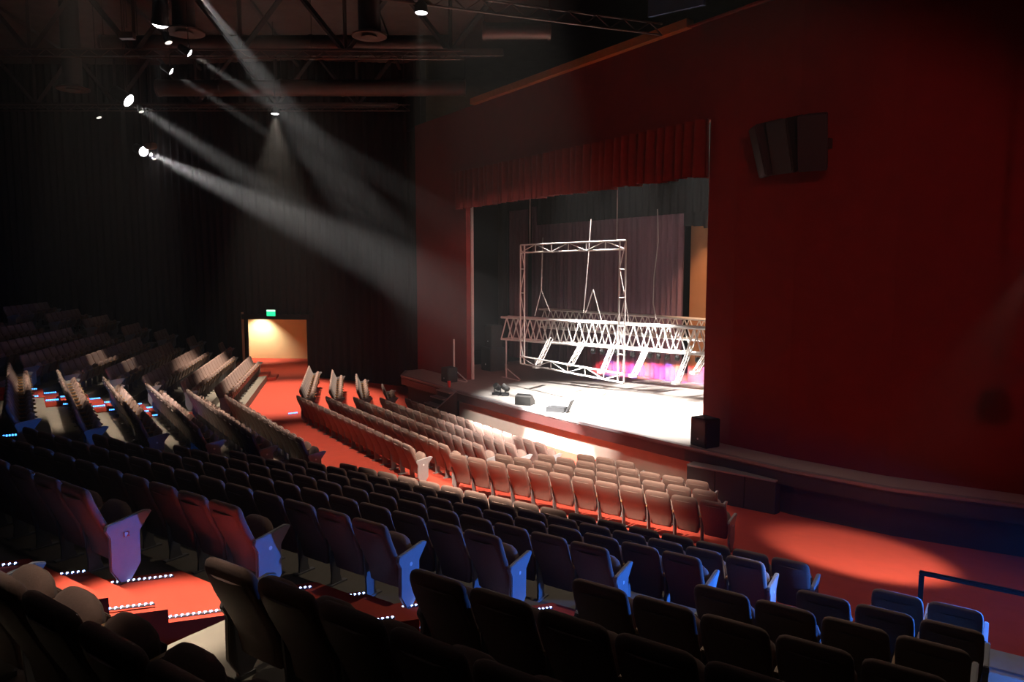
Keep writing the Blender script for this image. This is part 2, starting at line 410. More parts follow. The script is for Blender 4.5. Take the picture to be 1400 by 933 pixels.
# ------------------------------------------------------------------ stage
LIP = [(-10.6, -.9), (-9.3, -1.75), (-4.7, -1.75), (0, -1.65), (2.5, -1.5), (7.0, -1.1), (10, -.8), (12.2, -.25), (14.6, 1.0)]
struct('floor_stage', MB().prism(LIP + [(14.6, 9.4), (-10.6, 9.4)], SZ - .10, SZ, 'z'), M['stagefloor'], label='pale stage floor')
def ribbon(pts, off0, off1, z0, z1):
    m = MB()
    def offp(o):
        out = []
        for k, p in enumerate(pts):
            a = Vector(pts[max(0, k - 1)]); b = Vector(pts[min(len(pts) - 1, k + 1)]); d = (b - a).normalized(); out.append((p[0] + d.y * o, p[1] - d.x * o))
        return out
    A_, B_ = offp(off0), offp(off1)
    for k in range(len(pts) - 1): m.prism([A_[k], A_[k + 1], B_[k + 1], B_[k]], z0, z1, 'z')
    return m
struct('trim_1', ribbon(LIP, -.12, .03, SZ - .06, SZ + .015), M['nosing'], label='grey nosing along the stage edge')
struct('trim_2', ribbon(LIP[:6], -.3, .0, SZ - .40, SZ - .06), M['lip'], label='dark red band of the stage lip')
struct('trim_9', ribbon(LIP[5:], -.3, .0, SZ - .40, SZ - .06), M['darkfascia'], label='black band of the stage lip at right')
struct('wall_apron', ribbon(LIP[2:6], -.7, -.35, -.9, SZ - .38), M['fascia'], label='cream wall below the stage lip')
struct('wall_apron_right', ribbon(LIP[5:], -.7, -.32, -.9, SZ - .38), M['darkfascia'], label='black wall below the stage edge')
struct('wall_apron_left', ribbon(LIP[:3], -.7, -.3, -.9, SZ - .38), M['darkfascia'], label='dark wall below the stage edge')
# proscenium wall
OX0, OX1, OZ = -6.45, 6.65, 9.4; WT = 12.0
m = MB(); m.box((-11.1, 0, -.9), (OX0, .3, WT)); m.box((OX0, 0, OZ), (OX1, .3, WT)); m.box((OX1, 0, -.9), (7.6, .3, WT))
for a, b in (((7.6, 0), (9.3, .16)), ((9.3, .16), (11.6, .62)), ((11.6, .62), (14.6, 1.9))):
    m.prism([a, b, (b[0], b[1] + .5), (a[0], a[1] + .5)], -.9, WT, 'z')
struct('wall_front', m, M['redwall'], label='dark red proscenium wall around the stage opening')
struct('trim_3', MB().box((-5.7, -.22, WT - .02), (5.9, .06, WT + .22)), M['orange'], label='orange beam along top of the red wall')
struct('trim_4', MB().box((5.9, -.1, WT), (9.6, .02, WT + .05)), M['redcloth'], label='thin red edge along top of the wall')
struct('trim_5', MB().box((OX0 - .02, .22, SZ), (OX0 + .05, .34, 7.95)), M['pale'], label='pale left edge of the stage opening')
struct('trim_6', MB().box((OX1 - .03, .35, SZ + 1.0), (OX1 + .02, .49, 7.1)), M['pale'], label='pale right edge of the stage opening')
# stage house
struct('wall_stage_back', MB().box((-16, 9.4, SZ), (16, 9.6, 12)), M['black'], label='black back wall of the stage')
struct('wall_stage_left', MB().box((-16.2, .5, SZ), (-16, 9.4, 12)), M['black'], label='black side wall of the stage')
struct('wall_stage_right', MB().box((16, .5, SZ), (16.2, 9.4, 12)), M['black'], label='black side wall of the stage')
struct('ceiling_stage', MB().box((-16, .25, 11.95), (16, 9.4, 12.02)), M['black'], label='black ceiling above the stage')
struct('floor_wing', MB().box((-16, .5, SZ - .12), (-10.6, 9.4, SZ - .02)), M['black'], label='dark wing floor beside the stage')
# curtains
def curtain(name, p0, p1, z0, z1, material, label, pleat=.22, amp=.07, seed=1, flare=0, cat='curtain', nz=6, hem=0):
    rnd = random.Random(seed); p0 = Vector((*p0, 0)); p1 = Vector((*p1, 0)); L = (p1 - p0).length; d = (p1 - p0).normalized(); n = Vector((d.y, -d.x, 0))
    N = int(L / pleat) * 6; ph = 0; m = MB(); cols = []
    amps = [amp * rnd.uniform(.5, 1.3) for _ in range(N // 6 + 2)]; hs = [rnd.uniform(-hem, hem) for _ in range(N // 6 + 2)]
    for k in range(N + 1):
        a = amps[k // 6]; y = a * math.sin(2 * math.pi * k / 6 + .3)
        cols.append((p0 + d * (L * k / N), y, hs[k // 6]))
    for j in range(nz + 1):
        u = j / nz
        for b, y, h in cols:
            q = b + n * (y * (1 - flare * (u))); m.v.append((q.x, q.y, z0 + (z1 - z0) * u + h * (1 - u)))
    W_ = N + 1
    for j in range(nz):
        for k in range(N): m.f.append((j * W_ + k, j * W_ + k + 1, (j + 1) * W_ + k + 1, (j + 1) * W_ + k))
    me = bpy.data.meshes.new(name); me.from_pydata(m.v, [], m.f); me.materials.append(material)
    for p in me.polygons: p.use_smooth = True
    o = bpy.data.objects.new(name, me); COL.objects.link(o)
    return tag(o, label, cat)
curtain('valance_curtain', (-7.0, -.12), (6.66, -.12), 7.88, 9.42, M['redcloth'], 'gathered dark red valance across top of stage opening', .36, .20, 3, .25, hem=.03)
bl, br = aty(728, 400, 7.0).x, aty(934, 400, 7.0).x
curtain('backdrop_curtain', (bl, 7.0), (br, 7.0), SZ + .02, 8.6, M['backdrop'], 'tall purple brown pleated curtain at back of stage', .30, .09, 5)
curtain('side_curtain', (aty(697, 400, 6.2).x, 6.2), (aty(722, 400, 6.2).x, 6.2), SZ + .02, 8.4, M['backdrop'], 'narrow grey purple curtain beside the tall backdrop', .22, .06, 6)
curtain('leg_curtain', (-10.4, 4.2), (aty(694, 400, 4.2).x, 4.2), SZ + .02, 9.0, M['stagecloth'], 'black leg curtain at left of stage', .3, .07, 8)
curtain('border_curtain', (-10, 6.3), (10, 6.3), 7.55, 11.94, M['stagecloth'], 'black border curtain hanging above the backdrop', .4, .05, 9)
curtain('leg_curtain', (aty(933, 400, 6.6).x, 6.6), (aty(975, 400, 6.6).x, 6.6), 7.0, 11.94, M['stagecloth'], 'black swag above the brown panel right of backdrop', .4, .05, 10, hem=.1)
struct('wall_stage_panel', MB().box((br - .1, 7.5, SZ), (8, 7.6, 8.2)), M['brownwall'], label='orange brown wall panel right of the backdrop')
# ------------------------------------------------------------------ trusses
def truss(name, a, b, wd, ht, label, cat, step=.5, r=.025, material='alu', up=Vector((0, 0, 1)), chords=4, group=None, web=True):
    a = Vector(a); b = Vector(b); d = (b - a); L = d.length; d.normalize(); sd = d.cross(up).normalized()
    root = empty(name, a, 0, label, cat, group); mt = M[material]
    offs = [(-.5, 0), (.5, 0), (-.5, 1), (.5, 1)] if chords == 4 else [(0, 0), (0, 1)]
    P = lambda k, s: sd * (offs[k][0] * wd) + up * (offs[k][1] * ht) + d * s
    for k in range(chords): MB().tube(P(k, 0), P(k, L), r, 8).build('chord', mt, root, True)
    n = max(2, int(round(L / step))); st = L / n
    pairs = [(0, 2), (1, 3)] if chords == 4 else [(0, 1)]
    for lo, hi in pairs:
        for q in range(n):
            s0, s1 = q * st, (q + 1) * st
            MB().tube(P(lo, s0), P(hi, (s0 + s1) / 2), r * .6, 5).build('brace', mt, root)
            MB().tube(P(hi, (s0 + s1) / 2), P(lo, s1), r * .6, 5).build('brace', mt, root)
    if chords == 4:
        for q in range(0, n + 1):
            MB().tube(P(0, q * st), P(1, q * st), r * .6, 5).build('cross_bar', mt, root)
            MB().tube(P(2, q * st), P(3, q * st), r * .6, 5).build('cross_bar', mt, root)
    return root
ta = atz(690, 463, 2.3); tb = atz(985, 486, 2.25)
truss('lighting_truss', ta, tb, .5, .95, 'white aluminium box truss across the stage in front', 'truss', .62, .05)
truss('lighting_truss', atz(741, 447, 2.75), atz(990, 468, 2.6), .45, .8, 'second white truss just behind the front truss', 'truss', .62, .042)
# hanging square frame
fr = empty('square_truss', (0, 1.0, 1.5), 0, 'large square aluminium truss frame hanging in stage opening', 'frame')
def ladder(parent, nm, a, b, off, n, r=.03):
    a = Vector(a); b = Vector(b); off = Vector(off); o = Vector(parent.location)
    pm = MB().tube(a - o, b - o, r, 8).tube(a + off - o, b + off - o, r, 8)
    ob = pm.build(nm, M['alu'], parent, True)
    for k in range(n + 1):
        p = a + (b - a) * (k / n); MB().tube(p - o, p + off - o, r * .7, 5).build('rung', M['alu'], ob)
        if k < n:
            q = a + (b - a) * ((k + 1) / n); MB().tube((p if k % 2 else p + off) - o, (q + off if k % 2 else q) - o, r * .6, 5).build('diagonal', M['alu'], ob)
FL, FRx, FB, FT = -3.85, 2.3, 1.5, 6.3
ladder(fr, 'top_beam', (FL, 1, FT), (FRx, 1, FT), (0, 0, -.3), 6)
ladder(fr, 'bottom_beam', (FL, 1, FB), (FRx, 1, FB), (0, .0, .3), 6)
ladder(fr, 'side_beam', (FL, 1, FB), (FL, 1, FT), (.28, 0, 0), 5)
ladder(fr, 'side_beam', (FRx, 1, FB), (FRx, 1, FT), (-.3, 0, 0), 5)
for x, lb in ((-3.2, 'thin cable holding left side of hanging frame'), (1.85, 'thin cable holding right side of hanging frame')):
    tag(MB().tube((x, 1, FT), (x, 1, 11.94), .016, 6).build('hanging_cable', M['rope'], None), lb, 'cable')
# slings and loose ropes above the trusses
def rope(pts, r, lab): tag(MB().path(pts, r).build('rigging_rope', M['rope'], None, True), lab, 'rope')
rope([atd(740, 397, 29.5), atd(731, 432, 29.5)], .018, 'left leg of sling above left end of truss')
rope([atd(740, 397, 29.5), atd(752, 427, 29.5)], .018, 'right leg of sling above left end of truss')
rope([atd(742, 325, 29.6), atd(740, 397, 29.5)], .02, 'upright rope above the left truss sling')
rope([atd(811, 396, 28.5), atd(801, 428, 28.5)], .018, 'left leg of sling above middle of truss')
rope([atd(811, 396, 28.5), atd(823, 441, 27.8)], .018, 'right leg of sling above middle of truss')
rope([atd(808, 300, 29), atd(804, 360, 28.8), atd(798, 428, 28.5)], .018, 'slanting pale rope behind the hanging frame')
rope([atd(899, 286, 28), atd(900, 330, 28), atd(894, 380, 28), atd(893, 415, 27.8), atd(897, 437, 27.6)], .02, 'wavy pale cable hanging in front of backdrop')
rope([atd(853, 400, 26), atd(860, 443, 26)], .018, 'short cable running from frame corner to truss')
# par cans under the truss, each with its own lamp
PARC = [((1, .10, .12), 'red'), ((.25, .18, 1), 'blue'), ((1, .38, .10), 'amber'), ((.8, .12, .55), 'magenta')]
dtr = (tb - ta).normalized(); nrm = Vector((-dtr.y, dtr.x, 0))
for k, px in enumerate((806, 818, 828, 839, 849, 860, 872, 884, 896, 908, 922, 936, 950, 962)):
    c, cn = PARC[k % 4]
    d_ = ray(px, 474); t = (px - 690) / (985 - 690); 
    s = (ta - CAM); 
    # on the truss bottom chord line
    A2 = np.array([[d_.x, -dtr.x], [d_.y, -dtr.y]]); rhs = np.array([ta.x - CAM.x, ta.y - CAM.y]); sol = np.linalg.solve(A2, rhs)
    p = ta + dtr * sol[1] + nrm * .3; p.z = 2.3 + (tb.z - ta.z) * t - .05
    root = empty('par_can', p, 0, f'{cn} par light, {ordn[k]} from left under the truss', 'stage light', 'par lights under the truss')
    aim = Vector((-.95, 1, -.45)).normalized(); q = aim.to_track_quat('-Z', 'Y').to_matrix().to_4x4()
    T = Matrix.Translation((0, 0, -.22)) @ q
    MB().lathe([(.05, .16), (.085, .12), (.095, 0), (.10, -.12), (.088, -.12), (.085, -.06)], 14, T).build('body', M['black'], root, True)
    MB().lathe([(.0, -.07), (.084, -.07)], 14, T).build('lens', M[{'red': 'lens_red', 'blue': 'lens_blue', 'amber': 'lens_amber', 'magenta': 'lens_red'}[cn]], root)
    MB().path([(-.11, 0, -.22), (-.11, 0, -.02), (.11, 0, -.02), (.11, 0, -.22)], .012, 5).build('yoke', M['black'], root)
    sp = spot('par_lamp', p + Vector((0, 0, -.22)) + aim * .14, p + Vector((0, 0, -.22)) + aim * 5, 5500, c, 15, .6, .05)
# slanting lattice arms hung below the truss
for k, (x0, y0, x1, y1, dp) in enumerate(((750, 466, 733, 502, 29.6), (795, 470, 779, 499, 28.6), (837, 472, 822, 509, 27.6), (881, 480, 865, 514, 26.8), (941, 478, 924, 524, 26.6), (967, 480, 949, 510, 26.4))):
    a, b = atd(x0, y0, dp), atd(x1, y1, dp - .6)
    root = truss('lattice_light', a, b, .16, .16, f'slanting lattice arm, {ordn[k]} from left below the truss', 'lattice arm', .28, .02, up=Vector((.5, .6, .6)).normalized(), group='lattice arms below the truss')
    MB().cbox(b - a, (.22, .22, .1)).build('end_lamp', M['alu'], root)
# stands with diagonal brace
def stand(px, pyb, pyt, y, label):
    base = atz(px, pyb, SZ); h = (aty(px, pyt, base.y) - base).z
    root = empty('truss_stand', base, 0, label, 'stand')
    MB().tube((0, 0, 0), (0, 0, h), .04, 8).build('pole', M['alu'], root, True)
    MB().tube((0, 0, .45), (.95, .1, .03), .022, 6).build('brace', M['alu'], root)
    MB().box((-.3, -.05, 0), (1.0, .05, .03)).build('foot', M['alu'], root)
stand(692, 517, 463, 1.8, 'pale stand with diagonal brace carrying left truss end')
stand(621, 519, 464, -.4, 'pale upright stand with brace at left stage edge')
# loudspeakers
def cabinet(name, loc, rz, size, label, feet=True, group=None):
    x, y, z = size; root = empty(name, loc, rz, label, 'speaker', group)
    MB().box((-x / 2, -y / 2, 0), (x / 2, y / 2, z)).build('cabinet', M['blackbox'], root, bevel=.02)
    MB().box((-x / 2 + .04, -y / 2 - .012, .05), (x / 2 - .04, -y / 2 + .01, z - .05)).build('grille', M['grille'], root)
    MB().tube((0, -y / 2 - .018, z * .28), (0, -y / 2 - .01, z * .28), x * .05, 10).build('badge', M['plate'], root)
    return root
ps = aty(674, 500, 2.6)
cabinet('loudspeaker', (ps.x, 2.6, SZ), 0, (.85, .8, 1.1), 'lower brown black speaker of stack at left of stage')
cabinet('loudspeaker', (ps.x + .05, 2.6, SZ + 1.1), 0, (.6, .6, 1.05), 'upper brown black speaker of stack at left of stage')
p = atz(606, 523, SZ); cabinet('loudspeaker', (p.x, p.y + .3, SZ), 0, (.55, .5, .62), 'small black speaker at left stage edge')
p = atz(952, 611, SZ); cabinet('loudspeaker', (p.x + .05, p.y + .28, SZ), R(-6), (.62, .5, .78), 'black speaker at right stage edge by red wall')
# wall mounted array
root = empty('wall_loudspeaker', aty(1075, 200, -.55), 0, 'dark splayed loudspeaker array mounted high on red wall', 'speaker')
for k, (dx, rz) in enumerate(((-.42, -38), (.16, -6), (.74, 24))):
    T = Matrix.Translation((dx, -.1 + abs(k - 1) * .12, 0)) @ Matrix.Rotation(R(rz), 4, 'Z') @ Matrix.Rotation(R(14), 4, 'X')
    cb = MB().prism([(-.32, -.35), (.32, -.35), (.22, .35), (-.22, .35)], -.62, .62, 'z', T).build('cabinet', M['blackbox'], root, bevel=.02)
    MB().box((-.28, -.365, -.58), (.28, -.345, .58), T).build('grille', M['grille'], cb)
MB().box((-.5, .25, -.1), (.8, .62, .12)).build('bracket', M['steel'], root)
# stage steps, block, cup, floor lamps
st = empty('stage_steps', (0, 0, 0), 0, 'dark wooden steps up to left stage edge', 'steps')
p = atz(606, 534, SZ)
for k in range(4):
    zz = SZ - .05 - .24 * k; yy = -1.78 - .28 * k
    MB().box((p.x - .7, yy - .30, zz - .05), (p.x + .35, yy, zz)).build('tread', M['nosing'], st)
    MB().box((p.x - .68, yy - .26, zz - .24), (p.x + .33, yy - .22, zz - .05)).build('riser', M['darkfascia'], st)
MB().prism([(-1.76, SZ - .02), (-1.76, -.62), (-2.95, -.62), (-2.95, SZ - .85)], p.x + .36, p.x + .41, 'x').build('side_board', M['darkfascia'], st)
MB().tube((p.x + .385, -1.76, SZ), (p.x + .385, -2.95, SZ - .83), .03, 6).build('side_rail', M['nosing'], st)
p = atz(614, 530, SZ); tag(MB().lathe([(.05, 0), (.075, .26), (.07, .26), (.045, .02)], 12, Matrix.Translation(p)).build('bucket', M['cup'], None, True), 'small red bucket at left stage edge', 'bucket')
def floor_lamp(px, py, rz, lab):
    p = atz(px, py, SZ); root = empty('floor_lamp', p, rz, lab, 'stage light')
    MB().box((-.17, -.13, 0), (.17, .13, .09)).build('base', M['blackbox'], root, bevel=.01)
    MB().path([(-.15, 0, .06), (-.15, 0, .32), (-.15, .02, .34)], .02, 5).path([(.15, 0, .06), (.15, 0, .34)], .02, 5).build('yoke', M['blackbox'], root)
    T = Matrix.Translation((0, 0, .3)) @ Matrix.Rotation(R(55), 4, 'X')
    MB().lathe([(.05, -.18), (.11, -.12), (.12, .12), (.10, .16)], 12, T).build('head', M['grille'], root, True)
    MB().lathe([(.0, .15), (.098, .15)], 12, T).build('lens', M['plate'], root)
floor_lamp(680, 540, R(20), 'small stage lamp on floor, leftmost of the group')
floor_lamp(691, 541, R(-40), 'small stage lamp on floor right beside another lamp')
p = atz(718, 553, SZ); T = Matrix.Translation(p) @ Matrix.Rotation(R(30), 4, 'Z')
wd = empty('stage_monitor', (0, 0, 0), 0, 'low grey wedge on bright stage floor', 'speaker')
MB().prism([(-.22, 0), (.22, 0), (.2, .12), (-.05, .36), (-.22, .3)], -.3, .3, 'x', T).build('cabinet', M['grille'], wd); MB().box((-.26, -.02, .0), (.26, .0, .28), T @ Matrix.Translation((0, .1, .2)) @ Matrix.Rotation(R(45), 4, 'X')).build('grille', M['blackbox'], wd)
p = atz(764, 563, SZ); cs = empty('equipment_case', p, R(35), 'open dark case of gear near bright stage edge', 'case')
MB().box((-.4, -.2, 0), (.25, .2, .16)).build('case_body', M['blackbox'], cs, bevel=.015); MB().box((-.02, -.2, 0), (.02, .2, .42), Matrix.Translation((.3, 0, .03)) @ Matrix.Rotation(R(25), 4, 'Y')).build('lid', M['blackbox'], cs)
MB().path([(-.3, 0, .18), (-.15, .05, .3), (.05, 0, .22)], .02, 5).build('cable', M['plate'], cs)
# low dark barrier box in front of the stage at right
a, b = atz(939, 637, .22), atz(1061, 660, .22)
bb = empty('stage_barrier', (0, 0, 0), 0, 'low dark panelled barrier before right stage edge', 'barrier')
dv = Vector((b.x - a.x, b.y - a.y, 0)).normalized(); nv = Vector((-dv.y, dv.x, 0)); L = (Vector((b.x, b.y, 0)) - Vector((a.x, a.y, 0))).length
for k in range(3):
    p0 = Vector((a.x, a.y, 0)) + dv * (L * k / 3 + .01); p1 = Vector((a.x, a.y, 0)) + dv * (L * (k + 1) / 3 - .01)
    MB().prism([(v.x, v.y) for v in (p0, p1, p1 + nv * .35, p0 + nv * .35)], -.75, .22, 'z').build('panel', M['darkfascia'], bb)
p0 = Vector((a.x, a.y, 0)); p1 = p0 + dv * L
MB().prism([(v.x, v.y) for v in (p0 - nv * .02, p1 - nv * .02, p1 + nv * .37, p0 + nv * .37)], .22, .26, 'z').build('cap', M['nosing'], bb)
# ------------------------------------------------------------------ house walls
LWALL = [(-11.1, .6), (-12.6, .2), (-14.8, -4.1), (-16.9, -6.5), (-19.5, -9.5), (-28, -23)]
def drape_wall(name, pts, z0, z1, lab, seed, pleat=.34):
    rnd = random.Random(seed); m = MB(); cols = []
    for (a, b) in zip(pts[:-1], pts[1:]):
        a = Vector((*a, 0)); b = Vector((*b, 0)); L = (b - a).length; d = (b - a).normalized(); n = Vector((d.y, -d.x, 0)); N = max(6, int(L / pleat) * 5)
        for k in range(N + (b == pts[-1])):
            q = a + d * (L * k / N) + n * (.06 * math.sin(2 * math.pi * k / 5) * rnd.uniform(.4, 1.2)); cols.append(q)
    cols.append(Vector((*pts[-1], 0)))
    for z in (z0, (z0 + z1) / 2, z1):
        for q in cols: m.v.append((q.x, q.y, z))
    n = len(cols)
    for j in range(2):
        for k in range(n - 1): m.f.append((j * n + k, j * n + k + 1, (j + 1) * n + k + 1, (j + 1) * n + k))
    o = struct(name, m, M['blackcloth'], None, True, lab); return o
drape_wall('wall_left', LWALL[:3], -.8, 15.4, 'dark pleated drape wall between stage and lit doorway', 1)
drape_wall('wall_left_upper', LWALL[2:4], 2.9, 15.4, 'dark drape above the lit doorway', 2)
drape_wall('wall_left_rear', LWALL[3:], -.2, 15.4, 'dark pleated drape wall behind the far left seats', 3)
struct('wall_rear', MB().box((-28, -23.3, -1), (28, -23, 15.4)), M['black'], label='black rear wall of the hall')
RW = [(14.6, 1.4), (16.5, -2.9), (21.2, -8.4), (28, -23)]
drape_wall('wall_right', RW[::-1], -.8, 15.4, 'dark drape wall at the right of the hall', 4)
struct('ceiling', MB().box((-29, -23.3, 15.2), (29, 9.6, 15.4)), M['ceiling'], label='dark roof deck above the trusses')
# doorway and corridor
e0, e1 = atz(322, 490, 0), atz(440, 490.5, 0)
j0, j1 = Vector((-16.9, -6.5, 0)), Vector((-14.8, -4.1, 0))
def wallq(name, a, b, h, mt, lab, th=.12):
    d = Vector((b.x - a.x, b.y - a.y, 0)).normalized(); n = Vector((-d.y, d.x, 0)) * th
    return struct(name, MB().prism([(a.x, a.y), (b.x, b.y), (b.x + n.x, b.y + n.y), (a.x + n.x, a.y + n.y)], -.1, h, 'z'), mt, label=lab)
wallq('wall_corridor_end', e0, e1, 3.2, M['cream'], 'cream corridor wall seen through the doorway')
wallq('wall_corridor_left', j0 + Vector((-.1, -.1, 0)), e0, 3.2, M['cream'], 'cream left wall of the corridor')
wallq('wall_corridor_right', e1, j1 + Vector((-.05, .1, 0)), 3.2, M['cream'], 'cream right wall of the corridor')
m = MB(); m.prism([(v.x, v.y) for v in (j0, j1, e1, e0)], 3.0, 3.1, 'z'); struct('ceiling_corridor', m, M['cream'], label='corridor ceiling')
dj = (j1 - j0).normalized()
for k, p in enumerate((j0, j1)): struct(f'trim_{7 + k}', MB().cbox((p.x, p.y, 1.45), (.12, .12, 2.9)), M['black'], label='dark door jamb')
em = (e0 + e1) / 2
# exit sign
d_ = ray(371, 428); A2 = np.array([[d_.x, -dj.x], [d_.y, -dj.y]]); sol = np.linalg.solve(A2, np.array([j0.x - CAM.x, j0.y - CAM.y])); p = CAM + d_ * (sol[0] * .992)
struct('trim_10', MB().box((-.2, -.12, 2.86), ((j1 - j0).length + .2, .12, 3.1), Matrix.Translation(j0) @ Matrix.Rotation(math.atan2(dj.y, dj.x), 4, 'Z')), M['black'], label='dark door head')
root = empty('exit_sign', p, math.atan2(dj.y, dj.x), 'glowing green exit sign above the lit doorway', 'sign')
MB().box((-.24, -.04, -.17), (.24, .06, .17)).build('housing', M['black'], root)
MB().box((-.22, -.05, -.15), (.22, -.035, .07)).build('green_face', M['exit'], root)
MB().box((-.22, -.05, .07), (.22, -.035, .15)).build('pale_band', M['exit_white'], root)
# ------------------------------------------------------------------ roof structure
def LD(lat, dep, z): p = C2 + LAT * lat + FWD * dep; p.z = z; return p
def roof_truss(dep, l0, l1, zb, zt, lab):
    root = empty('roof_truss', LD(l0, dep, zb), 0, lab, 'truss', 'roof trusses'); o = Vector(root.location)
    P = lambda l, z, dd=0: LD(l, dep + dd, z) - o
    for z in (zb, zt):
        MB().tube(P(l0, z), P(l1, z), .16, 4).build('chord', M['steel'], root)
    n = int((l1 - l0) / 3.2); st = (l1 - l0) / n
    for k in range(n):
        a = l0 + st * k
        MB().tube(P(a, zt), P(a + st / 2, zb), .10, 4).build('web', M['steel'], root)
        MB().tube(P(a + st / 2, zb), P(a + st, zt), .10, 4).build('web', M['steel'], root)
        MB().tube(P(a + st / 2, zb), P(a + st / 2, zt), .07, 4).build('post', M['steel'], root)
    return root
roof_truss(18.5, -16, 1.5, 12.8, 15.0, 'deep dark steel roof truss nearest overhead')
roof_truss(26.0, -22, -.3, 12.75, 15.0, 'dark steel roof truss across the upper picture')
roof_truss(34.0, -27, -5.2, 12.7, 15.0, 'dark steel roof truss, second one back')
roof_truss(41.5, -28, -11.5, 12.7, 15.0, 'dark steel roof truss, farthest back')
def duct(dep, l0, l1, z, r, lab):
    root = empty('air_duct', LD(l0, dep, z), 0, lab, 'duct'); o = Vector(root.location)
    MB().tube((0, 0, 0), LD(l1, dep, z) - o, r, 16).build('duct_pipe', M['duct'], root, True)
    n = max(1, int((l1 - l0) / 2.4))
    for k in range(n + 1):
        a = LD(l0 + (l1 - l0) * k / n, dep, z) - o; MB().tube(a - LAT * .05, a + LAT * .05, r + .03, 16).build('joint_ring', M['duct'], root, True)
        MB().tube(a + Vector((0, 0, r)), a + Vector((0, 0, 15.2 - z)), .012, 4).build('hanger', M['steel'], root)
duct(26.9, -14.5, -2.2, 13.3, .30, 'long round air duct below the nearest roof truss')
duct(32.0, -15, -2.0, 13.0, .34, 'round air duct behind the second roof truss')
duct(38.5, -14, -5.5, 12.8, .40, 'round air duct farthest back under the roof')
duct(24.5, -.9, 1.2, 13.0, .26, 'short pale air duct near the red wall top')
def ladder_truss(a, b, h, lab, step=.6, r=.03, mt='steel'):
    return truss('lighting_bar', a, b, .3, h, lab, 'truss', step, r, mt, chords=2)
ladder_truss(atz(455, -10, 11.9), atz(905, 48, 11.9), .30, 'thin lattice lighting bar at top of picture', .8, .03, 'duct')
ladder_truss(LD(-20, 25.0, 12.35), LD(-1.6, 25.0, 12.25), .26, 'long lattice bar under the nearest roof truss', .7, .025, 'duct')
ladder_truss(LD(-26, 33.2, 12.30), LD(-4.5, 33.2, 12.3), .26, 'long lattice bar under the second roof truss', .8, .025, 'duct')
def diffuser(px, py, dep, rad, lab):
    p = atd(px, py, dep); root = empty('ceiling_diffuser', p, 0, lab, 'air diffuser')
    MB().lathe([(.30, .12), (rad, .02), (rad, -.02), (rad * .96, -.03), (.35, .03)], 24).build('cone', M['duct'], root, True)
    MB().lathe([(.02, -.04), (rad * .45, -.05), (rad * .42, 0), (.02, .01)], 20).build('centre_disc', M['duct'], root, True)
    MB().tube((0, 0, .08), (0, 0, 15.2 - p.z), .32, 14).build('neck', M['steel'], root, True)
diffuser(505, 49, 22.5, .52, 'round air diffuser on a pipe, right one overhead')
diffuser(252, 44, 22.5, .58, 'round air diffuser beside the brightest ceiling spotlight')
diffuser(100, 122, 27, .55, 'dark round air diffuser at upper left')
# cross purlins
for k, l in enumerate((-17, -12.5, -8.5, -4.5)):
    tag(MB().tube(LD(l, 17, 14.95), LD(l * 1.25, 41, 14.95), .09, 4).build('roof_purlin', M['steel'], None), f'{ordn[k]} roof purlin from left between the roof trusses', 'beam', 'roof purlins')
p = atz(957, 38, 12.2) + Vector((.5, -1.5, .25)); bt = empty('blue_panel', p, R(20), 'blue panel behind the top edge of the red wall', 'panel')
MB().box((-.8, -.05, -.22), (.8, .05, .22)).build('sheet', M['blue'], bt); MB().tube((-.7, 0, .2), (-.7, 0, 15.15 - p.z), .012, 4).build('wire', M['steel'], bt); MB().tube((.7, 0, .2), (.7, 0, 15.15 - p.z), .012, 4).build('wire', M['steel'], bt)
# ------------------------------------------------------------------ spotlights and downlights
def hang(root, z0):   # drop rod up to the deck
    MB().tube((0, 0, .22), (0, 0, 15.2 - z0), .015, 5).build('drop_rod', M['steel'], root)
def fixture(p, aim, lab, lens, power, angle, size=.17, color=WHITE):
    root = empty('stage_spotlight', p, 0, lab, 'spotlight', 'ceiling spotlights'); d = (Vector(aim) - p).normalized(); q = d.to_track_quat('-Z', 'Y').to_matrix().to_4x4()
    MB().lathe([(size * .5, size * 2.6), (size * .85, size * 2.2), (size * .9, .1), (size, .0), (size, -.03), (size * .92, -.03), (size * .9, .0)], 16, q).build('body', M['grille'], root, True)
    MB().lathe([(0, -size * .55), (size * .35, -size * .50), (size * .7, -size * .3), (size * .9, -.03), (0, .0)], 16, q).build('lens', M[lens], root)
    MB().path([(-size * 1.2, 0, 0), (-size * 1.2, 0, .2), (size * 1.2, 0, .2), (size * 1.2, 0, 0)], .014, 5).build('yoke', M['steel'], root)
    hang(root, p.z)
    if power: spot('spot_lamp', p + d * (size * .6 + .05), aim, power, color, angle, .5, size * .6)
    return root
names = ['lowest bright spotlight of the left cluster, beam to stage', 'middle bright spotlight of the left cluster', 'topmost bright spotlight at upper left', 'small spotlight right of the topmost, slanting beam', 'small spotlight between topmost and middle ones']
for ((px, py), z, aim, pw, ang), lb, sz in zip(FOH, names, (.26, .24, .20, .12, .12)):
    fixture(atz(px, py, z), Vector(aim), lb, 'lens' if pw > 5500 else 'lens_dim', pw, ang, sz)
for (px, py), z, lb in (((135, 160), 11, 'tiny dim lamp left of the middle spotlight'), ((193, 152), 11.2, 'tiny dim lamp right of the middle spotlight'), ((230, 57), 11.2, 'tiny dim lamp under the topmost spotlight'), ((211, 217), 10.6, 'tiny dim lamp under the lowest spotlight')):
    p = atz(px, py, z); fixture(p, p + Vector((.3, .3, -1)), lb, 'lens_dim', 0, 0, .10)
p = atz(206, 200, 11.1); bx = empty('ballast_box', p, R(30), 'tan box hanging beside the lowest spotlight', 'box')
MB().box((-.3, -.15, -.14), (.3, .15, .14)).build('housing', M['box_tan'], bx, bevel=.05); hang(bx, p.z)
p = atz(174, 49, 12.0); bx = empty('ballast_box', p, R(56), 'pale box hanging left of the topmost spotlight', 'box')
